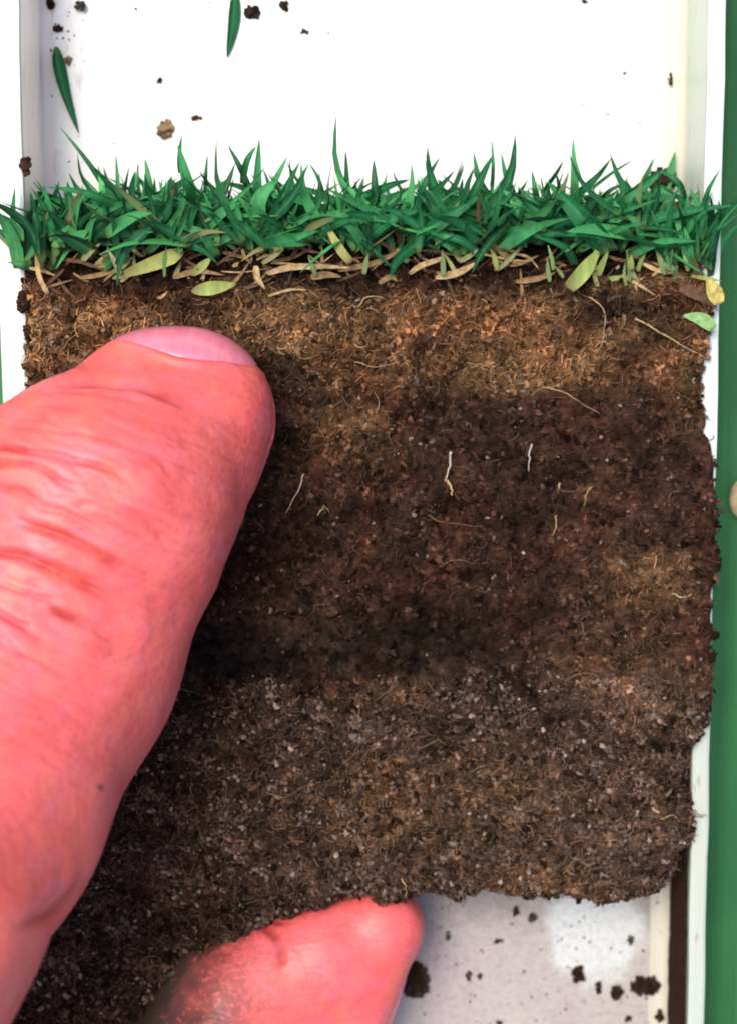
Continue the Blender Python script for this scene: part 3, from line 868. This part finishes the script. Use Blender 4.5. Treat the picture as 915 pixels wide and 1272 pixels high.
# ------------------------------------------------------------------ the hand
def pxs(px, py, z, r_px): 
    return P(px, py, z), r_px * px_size(z)
def cap(p, A, B):
    (a, ra), (b, rb) = A, B
    e = b - a; w = p - a
    t = np.clip((w @ e) / (e @ e), 0, 1)
    return np.sqrt(((w - t[..., None] * e) ** 2).sum(-1)) - (ra + t * (rb - ra))
def smin(a, b, k):
    h = np.clip(0.5 + 0.5 * (b - a) / k, 0, 1)
    return b + (a - b) * h - k * h * (1 - h)
def chain(p, js, k=2.5):
    d = cap(p, js[0], js[1])
    for i in range(1, len(js) - 1): d = smin(d, cap(p, js[i], js[i + 1]), k)
    return d
TIP_A, TIP_B = pxs(232, 520, 23.2, 106), pxs(190, 517, 24.0, 104)
THUMB = [pxs(212, 520, 23.4, 105), pxs(124, 628, 30, 164), pxs(38, 812, 32, 181), pxs(-72, 1006, 43, 197), pxs(-165, 1140, 54, 214), pxs(-300, 1380, 64, 250), pxs(-620, 1800, 46, 290)]
INDEX_LOW = pxs(394, 1292, 10.5, 82)
INDEX_TIP = pxs(470, 1153, 10.6, 56)
INDEX = [pxs(398, 1196, 10.2, 88), pxs(302, 1246, 10.0, 113), pxs(236, 1372, 12, 128), pxs(120, 1520, 24, 124), pxs(-90, 1590, 36, 140), pxs(-380, 1700, 44, 165)]
MIDDLE = [pxs(300, 1560, 18, 84), pxs(190, 1640, 24, 102), pxs(20, 1740, 36, 122), pxs(-330, 1880, 44, 160)]
RING = [pxs(300, 1760, 17, 80), pxs(210, 1840, 24, 98), pxs(20, 1950, 36, 118), pxs(-350, 2050, 42, 155)]
LITTLE = [pxs(220, 1960, 15, 68), pxs(140, 2030, 21, 82), pxs(-20, 2120, 32, 98), pxs(-380, 2200, 38, 140)]
WRIST, FORE = pxs(-950, 2120, 44, 330), pxs(-1900, 2750, 50, 400)
PALM = [(INDEX[-1], WRIST), (MIDDLE[-1], WRIST), (RING[-1], WRIST), (LITTLE[-1], WRIST), (WRIST, FORE), (INDEX[-1], LITTLE[-1])]

def hand_sdf(p):
    d = chain(p, THUMB, 3.0)
    d = smin(d, cap(p, TIP_A, TIP_B), 1.5)
    d = smin(d, cap(p, TIP_A, THUMB[1]), 1.2)
    d = smin(d, cap(p, pxs(228, 568, 24.5, 97), pxs(150, 660, 29, 131)), 1.0)
    f = smin(chain(p, INDEX, 2.5), smin(cap(p, INDEX_TIP, INDEX_LOW), cap(p, INDEX_TIP, INDEX[0]), 1.0), 1.5)
    for c in (MIDDLE, RING, LITTLE): f = smin(f, chain(p, c, 2.5), 0.8)
    m = cap(p, *PALM[0])
    for q in PALM[1:]: m = smin(m, cap(p, *q), 8)
    f = smin(f, m, 6)
    return smin(d, f, 5)

def hand_mesh():
    h = 1.1
    allp = np.array([j[0] for c in (THUMB, INDEX, MIDDLE, RING, LITTLE, [WRIST, FORE]) for j in c])
    lo = allp.min(0) - 38; hi = allp.max(0) + 38
    lo[2] = max(lo[2], -2); hi[2] = min(hi[2], 112); hi[0] = P(560, 0, 12)[0]
    n = np.ceil((hi - lo) / h).astype(int)
    F = np.empty(n, dtype=np.float32)
    ys = lo[1] + h * np.arange(n[1]); zs = lo[2] + h * np.arange(n[2])
    YY, ZZ = np.meshgrid(ys, zs, indexing='ij')
    for i in range(n[0]):
        q = np.stack([np.full(YY.shape, lo[0] + h * i), YY, ZZ], -1).reshape(-1, 3)
        F[i] = hand_sdf(q).reshape(YY.shape)
    F[[0, -1]] = np.maximum(F[[0, -1]], 0.3); F[:, [0, -1]] = np.maximum(F[:, [0, -1]], 0.3); F[:, :, [0, -1]] = np.maximum(F[:, :, [0, -1]], 0.3)
    V, Q = surface_nets(F, lo, h)
    return V, Q

def grad(p, e=0.05):
    g = np.stack([hand_sdf(p + np.eye(3)[i] * e) - hand_sdf(p - np.eye(3)[i] * e) for i in range(3)], -1)
    return g / (np.linalg.norm(g, axis=-1)[..., None] + 1e-9)

HV, HQ = hand_mesh()
import bmesh
def refine(V, Q):
    me = bpy.data.meshes.new('hand_coarse')
    me.from_pydata(V.tolist(), [], Q.tolist()); me.update()
    bm = bmesh.new(); bm.from_mesh(me)
    bm.faces.ensure_lookup_table()
    bmesh.ops.recalc_face_normals(bm, faces=bm.faces[:])
    for _ in range(2):
        sel = set()
        cs = np.array([f.calc_center_median()[:] for f in bm.faces]); ns = np.array([f.normal[:] for f in bm.faces])
        x, y = to_px(cs)
        ok = (x > -120) & (x < 640) & (y > 330) & (y < 1330) & (ns[:, 2] > -0.35)
        for f, o in zip(bm.faces, ok):
            if o: sel.update(f.edges)
        bmesh.ops.subdivide_edges(bm, edges=list(sel), cuts=1, use_grid_fill=True)
    bm.verts.ensure_lookup_table()
    V = np.array([v.co[:] for v in bm.verts])
    F = [tuple(v.index for v in f.verts) for f in bm.faces]
    bm.free(); bpy.data.meshes.remove(me)
    return V, F
for _ in range(2): HV = HV - grad(HV) * hand_sdf(HV)[:, None]
HV, HF = refine(HV, HQ)
for _ in range(3): HV = HV - grad(HV) * hand_sdf(HV)[:, None] * 0.9
HN = grad(HV)

CREASE = [  # (pixel polyline, half width px, depth mm)
    ([(66, 478), (118, 473), (157, 477), (195, 487), (246, 510)], 5, 0.32), ([(30, 492), (75, 483), (150, 491), (190, 503)], 4, 0.14), ([(30, 500), (98, 505)], 3.5, 0.10), ([(0, 556), (45, 561), (90, 570), (140, 584), (172, 604)], 4.5, 0.34), ([(0, 575), (39, 579), (79, 598), (104, 612)], 4.5, 0.28),
    ([(0, 602), (24, 610), (51, 626)], 4.5, 0.25), ([(15, 640), (51, 657), (90, 673), (130, 692), (160, 707)], 6, 0.45), ([(-10, 683), (35, 693), (79, 712), (118, 732), (152, 750)], 6, 0.50), ([(59, 756), (98, 772), (148, 797)], 6, 0.34), ([(-10, 758), (24, 775), (60, 795)], 5, 0.30),
    ([(-10, 725), (40, 738), (80, 750)], 4, 0.16), ([(0, 800), (50, 820), (90, 845)], 4, 0.10), ([(110, 537), (150, 548), (190, 566), (215, 590)], 4, 0.12), ([(150, 630), (185, 650), (205, 675)], 5, 0.14), ([(172, 690), (190, 742), (192, 800)], 8, 0.05), ([(40, 628), (80, 640), (115, 655)], 3.5, 0.12),
    ([(105, 1085), (95, 1105), (60, 1135), (20, 1150)], 7, 0.22), ([(60, 700), (100, 712), (140, 728)], 3, 0.12), ([(0, 530), (60, 532), (120, 540)], 3.5, 0.10), ([(318, 1140), (345, 1170), (350, 1205)], 5, 0.25), ([(285, 1150), (320, 1140), (355, 1150)], 4, 0.2)]
def seg_dist(x, y, poly):
    poly = smooth_path(np.array(poly, float), 24)
    d = np.full(len(x), 1e9); tt = np.zeros(len(x))
    for i in range(len(poly) - 1):
        a, b = poly[i], poly[i + 1]; e = b - a
        t = np.clip(((x - a[0]) * e[0] + (y - a[1]) * e[1]) / (e @ e), 0, 1)
        dd = np.hypot(x - a[0] - t * e[0], y - a[1] - t * e[1])
        m = dd < d; d[m] = dd[m]; tt[m] = (i + t[m]) / (len(poly) - 1)
    return d, tt
hx, hy = to_px(HV)
front = (HN[:, 2] > 0.0) & (hx > -100) & (hx < 640) & (hy > 330) & (hy < 1330)
disp = np.zeros(len(HV)); redness = np.zeros(len(HV))
fx, fy = hx[front], hy[front]
wv = (fbm(np.stack([fx, fy, fx * 0], 1), 40, 8, 2) - 0.5) * 10
dsum = np.zeros(len(fx)); rsum = np.zeros(len(fx))
for poly, hw, dep in CREASE:
    d, t = seg_dist(fx, fy + wv, poly)
    taper = np.clip(np.sin(np.pi * np.clip(t, 0.02, 0.98)) * 1.8, 0, 1) if poly[0][0] > 5 else np.clip((1 - t) * 3, 0, 1)
    hw = hw * 0.82; prof = np.exp(-(d / hw) ** 2)
    bulge = np.exp(-((d - 2.6 * hw) / (1.6 * hw)) ** 2)
    dsum += 1.25 * taper * dep * (-prof + 0.22 * bulge)
    rsum = np.maximum(rsum, taper * min(1, dep * 3.2) * np.exp(-(d / (hw * 1.35)) ** 2))
# broad fleshiness
# fine crossing folds: ridged noise stretched across the thumb
fl = np.stack([(fx * 0.92 + fy * 0.39) / 95, (-fx * 0.39 + fy * 0.92 + wv * 0.6) / 15, fx * 0], 1)
rdg = 1 - np.abs(fbm(fl, 1.0, 301, 2) - 0.5) * 2
fl2 = np.stack([(fx * 0.75 + fy * 0.66) / 60, (-fx * 0.66 + fy * 0.75) / 9, fx * 0], 1)
rdg2 = 1 - np.abs(fbm(fl2, 1.0, 311, 2) - 0.5) * 2
kn = np.clip((2500 - 2.15 * fx * 1.0 - fy * 1.0 - 1150) / 260, 0.12, 1) * (fy < 1060)
kn = kn * (0.30 + 0.70 * np.exp(-((fy + 0.25 * fx - 680) / 150) ** 2))
dsum -= kn * (0.16 * np.clip(rdg - 0.78, 0, 1) / 0.22 + 0.06 * np.clip(rdg2 - 0.8, 0, 1) / 0.2)
rsum = np.maximum(rsum, kn * (0.42 * np.clip((rdg - 0.82) / 0.18, 0, 1) + 0.18 * np.clip((rdg2 - 0.82) / 0.18, 0, 1)))
dsum += (fbm(HV[front], 9, 71, 2) - 0.5) * 0.9 + (fbm(HV[front], 2.6, 72, 2) - 0.5) * 0.16
disp[front] = dsum; redness[front] = rsum

# nail: directions from the thumb tip's centre
NC = 0.5 * (TIP_A[0] + TIP_B[0]) + np.array([0, -0.2, 0])
AZ = R(1) * np.array([28, 36, 50, 66, 84, 100, 115, 126, 134]); EM = R(1) * np.array([2, 22, 34, 41, 43, 37, 24, 8, -6])
NAIL_FIT = np.polyfit(AZ, EM, 4)
def nail_top(az): return np.where((az < R(27)) | (az > R(135)), R(-60), np.polyval(NAIL_FIT, np.clip(az, R(27), R(135))))
rel = HV - NC
az = np.arctan2(rel[:, 1], rel[:, 0]); el = np.arcsin(np.clip(rel[:, 2] / np.linalg.norm(rel, axis=1), -1, 1))
near = (np.linalg.norm(rel, axis=1) < 17) & (az > 0)
ed = (nail_top(az) - el) * 8.8          # mm inside the nail (+) / outside (-)
disp += np.where(near & (ed < 0.2), 0.34 * np.exp(-((ed + 0.40) / 0.5) ** 2) * np.clip((az - R(36)) / R(22), 0, 1) * np.clip((R(130) - az) / R(14), 0, 1), 0)
disp += np.where(near & (ed > 0), -0.30 * np.clip(ed / 0.4, 0, 1) * np.clip((az - R(24)) / R(10), 0, 1) * np.clip((R(140) - az) / R(8), 0, 1), 0)
redness = np.maximum(redness, np.where(near, 0.75 * np.exp(-((ed + 0.1) / 0.35) ** 2), 0))
mole = np.exp(-(np.hypot(hx - 122, hy - 978) / 3.6) ** 2) * front
HV2 = HV + HN * disp[:, None]
dirt_shade = np.exp(-np.clip(np.abs(poly_sdf(HV[:, :2], OUT)), 0, 50) / 0.9) * (hy > 1060) * (hx > 150)
dirt_shade = np.maximum(dirt_shade, 0.95 * (hy > 1060) * (hx > 150) * (0.75 * np.clip((335 - hx + (fbm(HV, 3, 400, 3) - 0.5) * 120) / 120, 0, 1) + 0.30 * np.clip((430 - hx - 0.4 * (hy - 1180) + (fbm(HV, 4, 410, 3) - 0.5) * 90) / 110, 0, 1)))  # thumb's shadow on the finger's left half, put into the skin colour

def mat_skin():
    k = NT('skin')
    v = k.coord()
    big = k.noise(v, 120, 4, 0.55); mid = k.noise(v, 420, 4, 0.6)
    c = k.mix(k.ramp(big, [(0.3, 0.0), (0.7, 1.0)]), (0.86, 0.115, 0.110), (0.91, 0.17, 0.165))
    c = k.mix(k.math('MULTIPLY', k.ramp(mid, [(0.45, 0.0), (0.75, 1.0)]), 0.35), c, (0.78, 0.10, 0.095))
    c = k.mix(k.math('MULTIPLY', k.attr('redness').outputs['Fac'], 0.9), c, (0.40, 0.032, 0.028))
    pk = k.ramp(k.noise(k.coord((1, 1.7, 1)), 210, 3, 0.5), [(0.46, 0.0), (0.66, 1.0)])
    c = k.mix(k.math('MULTIPLY', pk, 0.5), c, (0.88, 0.18, 0.235))  # pink mottling that also paints in the skin's pinkish highlights
    orr = k.ramp(k.noise(k.coord((1.6, 1, 1.3)), 260, 3, 0.5), [(0.5, 0.0), (0.7, 1.0)])
    c = k.mix(k.math('MULTIPLY', orr, 0.45), c, (0.92, 0.20, 0.12))
    pores = k.ramp(k.noise(v, 2600, 2, 0.5), [(0.30, 0.82), (0.45, 1.0)])
    c = k.mix(1.0, c, pores, 'MULTIPLY')
    soil_shade_n = k.ramp(k.math('ADD', k.noise(v, 1400, 4, 0.7), k.math('MULTIPLY', k.attr('dirt_shade').outputs['Fac'], 0.25)), [(0.42, 0.0), (0.66, 1.0)])
    c = k.mix(k.math('MULTIPLY', k.attr('dirt_shade').outputs['Fac'], soil_shade_n), c, (0.06, 0.03, 0.02))  # soil from the slab's edge plus the finger's painted shadow
    c = k.mix(k.attr('mole').outputs['Fac'], c, (0.10, 0.025, 0.03))
    k.l(c, k.b.inputs['Base Color'])
    k.set(Roughness=0.45, Specular_IOR_Level=0.5, Subsurface_Weight=0.12, Subsurface_Scale=0.0012)
    k.b.inputs['Subsurface Radius'].default_value = (1.0, 0.35, 0.25)
    vo = k.n('ShaderNodeTexVoronoi'); vo.inputs['Scale'].default_value = 1500
    wv_ = k.n('ShaderNodeMapping'); wv_.inputs['Rotation'].default_value = (0, 0, R(-25)); wv_.inputs['Scale'].default_value = (0.35, 1.0, 1.0)
    k.l(v, wv_.inputs[0]); k.l(wv_.outputs[0], vo.inputs['Vector'])
    st = k.noise(wv_.outputs[0], 900, 5, 0.65)
    k.bump(k.math('ADD', k.math('MULTIPLY', vo.outputs['Distance'], 0.5), k.math('MULTIPLY', st, 1.2)), 0.00012, 0.7)
    return k.m
wrist_mm = THUMB[0][0].copy(); wrist_mm[2] = ZS
hand = build('hand', HV2, HF, mat_skin(), None, origin_mm=wrist_mm, attrs={'redness': redness, 'mole': mole, 'dirt_shade': dirt_shade}, label='reddish pink hand with its thumb pressed onto the soil slab', cat='hand')

def nail_geo(center, azs, etop, ebot, lift, trace, nu=34, nv=16):
    V = []
    def shoot(a, e, off):
        d = np.array([math.cos(e) * math.cos(a), math.cos(e) * math.sin(a), math.sin(e)])
        lo_, hi_ = 2.0, 22.0
        for _ in range(30):
            m = 0.5 * (lo_ + hi_)
            if hand_sdf((center + d * m)[None])[0] < 0: lo_ = m
            else: hi_ = m
        return center + d * (lo_ + off)
    for i in range(nu + 1):
        a = azs[0] + (azs[1] - azs[0]) * i / nu
        top = etop(a)
        for j in range(nv + 1):
            e = ebot + (top - ebot) * j / nv
            edge = min(1, 4.0 * min(i, nu - i) / nu, 2.5 * (nv - j) / nv + 0.0)
            V.append(shoot(a, e, lift * (0.15 + 0.85 * edge ** 0.5) - 0.12))
    n = len(V)
    F = []
    for i in range(nu):
        for j in range(nv):
            q = i * (nv + 1) + j
            F.append((q, q + nv + 1, q + nv + 2, q + 1))
    V = np.array(V)
    inner = V + (center - V) / np.linalg.norm(center - V, axis=1)[:, None] * 0.5
    F += [tuple(n + q for q in reversed(f)) for f in F]
    ring = [i * (nv + 1) for i in range(nu + 1)] + [nu * (nv + 1) + j for j in range(1, nv + 1)] + [i * (nv + 1) + nv for i in range(nu - 1, -1, -1)] + [j for j in range(nv - 1, 0, -1)]
    for a, b in zip(ring, ring[1:] + ring[:1]): F.append((b, a, n + a, n + b))
    return np.concatenate([V, inner]), F
def mat_nail():
    k = NT('fingernail')
    s = k.noise(k.coord((1400, 200, 200)), 1.0, 3)
    k.l(k.mix(k.ramp(s, [(0.3, 0.0), (0.7, 1.0)]), (0.80, 0.185, 0.27), (0.86, 0.24, 0.33)), k.b.inputs['Base Color'])
    k.set(Roughness=0.22, Specular_IOR_Level=0.5, Coat_Weight=0.3, Coat_Roughness=0.15)
    return k.m
M_NAIL = mat_nail()
v, f = nail_geo(NC, (R(30), R(132)), lambda a: float(nail_top(a)) - 0.01, R(-45), 0.34, None)
build('thumbnail', v, f, M_NAIL, hand)
IC = 0.5 * (INDEX_TIP[0] + INDEX_LOW[0])
v, f = nail_geo(IC, (R(-62), R(8)), lambda a: R(14) - 0.5 * (a - R(-27)) ** 2, R(-40), 0.28, None, 22, 12)
build('fingernail', v, f, M_NAIL, hand)

# ------------------------------------------------------------------ loose things
def clump(name, px, py, rx, ry, zr, seed, label, color=(0.035, 0.018, 0.012), group='loose crumbs of soil on the tray floor', floor=0.0, n=260, cat='soil crumb'):
    """an irregular crumb: a lumpy body resting on the floor"""
    rg = np.random.default_rng(seed)
    ps = px_size(floor)
    k = int(9 + rx * ry * 0.28)
    a_ = rg.random(k) * 6.283; r_ = np.sqrt(rg.random(k)) * 0.8
    lump = min(min(rx, ry) * ps, 0.75) * (0.20 + 0.32 * rg.random(k))
    lump[0] = min(rx, ry) * ps * 0.5; r_[0] = 0
    c0 = np.array(P(px, py, floor)); c0[2] = floor
    pt = np.stack([np.cos(a_) * r_ * rx * ps, np.sin(a_) * r_ * ry * ps, lump * 0.5 + zr * ps * 0.35 * rg.random(k) * (1 - r_)], 1) + c0
    tone = 0.5 + 1.0 * rg.random((k, 1))
    V, F, c = grains(pt, lump, np.array(color)[None] * tone * 1.4, rg, 0.4, 0.5)
    V[:, 2] = np.maximum(V[:, 2], floor + 0.005)
    return build(name, V, F, M_CRUMB, None, origin_mm=np.array([*P(px, py, floor)[:2], floor]), color=c, smooth=False, label=label, cat=cat, group=group)

CR = [(822, 224, 20, 17, 40, 'brown soil clod behind the grass at the right wall'), (515, 1216, 23, 29, 12, 'large dark soil crumb beside the lower fingertip'), (800, 1224, 23, 15, 12, 'flat round soil crumb against the mud stripe'), (717, 1211, 9, 12, 7, 'triangular soil crumb left of a pair of crumbs on the rinsed patch'), (743, 1226, 5, 10, 5, 'slim upright soil crumb touching a squarer crumb'),
      (765, 1232, 9, 9, 6, 'squarish soil crumb just left of the flat round one'), (779, 1265, 6, 5, 4, 'small crumb at the bottom edge below the flat round one'), (820, 1262, 9, 9, 6, 'soil crumb at the bottom edge in the right corner of the floor'), (619, 1169, 7, 4, 3, 'small oval crumb on the pink patch under the soil edge'),
      (556, 1162, 4, 8, 3, 'slim upright crumb on grey floor right of the fingertip'), (582, 1213, 4, 8, 3, 'slim crumb, left one of a close pair on pink floor'), (595, 1212, 4, 4, 3, 'round crumb, right one of a close pair on pink floor'), (618, 1270, 6, 4, 4, 'crumb at the bottom edge under the pink patch'),
      (205, 160, 12, 13, 9, 'reddish brown crumb standing above the grass on white floor'), (313, 15, 10, 9, 6, 'dark crumb right of the hanging green blade at the top'), (354, 7, 6, 8, 5, 'dark oval crumb at the top edge, right of another crumb'), (378, 39, 6, 4, 3, 'small grey crumb alone below the top edge crumbs'),
      (62, 5, 6, 9, 4, 'dark crumb in the top corner beside the left wall'), (73, 36, 6, 5, 3, 'small crumb above the curled green blade'), (100, 7, 8, 6, 3, 'greyish crumb at the top near the left wall'), (245, 147, 8, 4, 3, 'faint sliver of soil right of the reddish brown crumb'),
      (85, 75, 5, 6, 3, 'tan crumb touching the curled green blade'), (198, 100, 4, 4, 3, 'tiny crumb alone high on the white floor'), (832, 98, 4, 9, 3, 'dark sliver of soil on the foot of the right wall'), (640, 1132, 5, 7, 3, 'dark crumb just fallen from the soil edge'),
      (660, 1140, 6, 6, 3, 'greyish crumb beside the edge of the rinsed patch'), (782, 1168, 5, 7, 3, 'grey green speck high on the rinsed patch'), (724, 2, 5, 3, 2, 'tiny crumb at the top edge over the right half')]
for i, (x, y, rx, ry, rz, lab) in enumerate(CR):
    c = (0.030, 0.016, 0.011)
    if 'large' in lab: c = (0.055, 0.036, 0.024)
    if 'reddish' in lab: c = (0.07, 0.022, 0.012)
    if 'grey' in lab: c = (0.06, 0.055, 0.045)
    if 'tan' in lab: c = (0.22, 0.15, 0.08)
    clump('soil_crumb', x, y, rx, ry, rz, 100 + i, lab, c, floor=0.02 if not 'wall' in lab or x < 100 else 0.6)

# fine dirt scattered over the tray floor
n = 480
k = RNG.random(n)
sx_ = np.where(k < 0.75, RNG.uniform(535, 818, n), RNG.uniform(60, 825, n)); sy_ = np.where(k < 0.75, 1105 + 170 * RNG.random(n) ** 1.4, RNG.uniform(0, 200, n))
# more of it in the pocket below the fingertip
m = RNG.random(n) < 0.10
sx_[m] = RNG.normal(515, 28, m.sum()); sy_[m] = RNG.normal(1230, 28, m.sum())
tl_ = (k > 0.80) & (k < 0.90)
sx_[tl_] = 62 + np.abs(RNG.normal(0, 26, tl_.sum())); sy_[tl_] = np.abs(RNG.normal(0, 75, tl_.sum()))
far = (k >= 0.93) | tl_
keep = (k < 0.75) | m | far
sx_, sy_ = sx_[keep], sy_[keep]; n = len(sx_)
rad = 0.035 + 0.13 * RNG.random(n) ** 3.5
pts = np.array([P(a, b, 0.05) for a, b in zip(sx_, sy_)])
col = np.array([0.09, 0.065, 0.05])[None] * (0.5 + 1.8 * RNG.random((n, 1)))
v, f, c = grains(pts, rad, col, RNG)
build('dirt_specks', v, f, M_CRUMB, None, color=c, smooth=False, kind='stuff')

# crumbs lodged on the lips
for i, (x, y, rx, ry, lab) in enumerate([(32, 205, 7, 16, 'brown soil smear on the left lip beside the grass'), (28, 374, 7, 16, 'crumbly soil spill over the left lip under the grass'), (34, 412, 5, 12, 'soil spill on the left lip, lowest one above the thumb')]):
    clump('soil_crumb', x, y, rx, ry, 7, 300 + i, lab, (0.045, 0.022, 0.014), 'soil spilled on the left lip', LIP, cat='soil crumb')

def loose_blade(pts, w, z, label, m=M_GRASS):
    path = [P(x, y, z + 0.25) for x, y in pts]
    v, f = ribbon_geo(path, w * px_size(z), 10, fold=0.22, thick=0.05, base=0.2, peak=0.4, roll=0.5)
    build('grass_clipping', v, f, m, None, origin_mm=path[0], ribbon=True, label=label, cat='grass clipping', group='grass clippings on the tray floor')
loose_blade([(292, -14), (289, 30), (282, 72)], 16, 0.1, 'straight green grass blade hanging in from the top edge')
loose_blade([(70, 58), (72, 80), (82, 120), (98, 166)], 17, 0.1, 'curled dark green grass blade beside the left wall')

# pale pebble on the green surface at the right
def pebble():
    bm = bmesh.new(); bmesh.ops.create_icosphere(bm, subdivisions=3, radius=1.0)
    V = np.array([v.co[:] for v in bm.verts]); F = np.array([[v.index for v in f.verts] for f in bm.faces]); bm.free()
    k = 1 + 0.3 * (fbm(V + 5, 0.9, 501, 2) - 0.5)
    V = V * k[:, None] * np.array([1.5, 2.3, 1.2])
    b = P(918, 618, -1.7)
    V[:, 2] -= V[:, 2].min(); V += np.array([b[0], b[1], -1.68])
    build('pebble', V, F, mat_plain('pebble', (0.62, 0.44, 0.26), 0.6, 0.3, 600), None, origin_mm=np.array([b[0], b[1], -1.68]), label='pale cream pebble on the green board at the right edge', cat='pebble')
pebble()
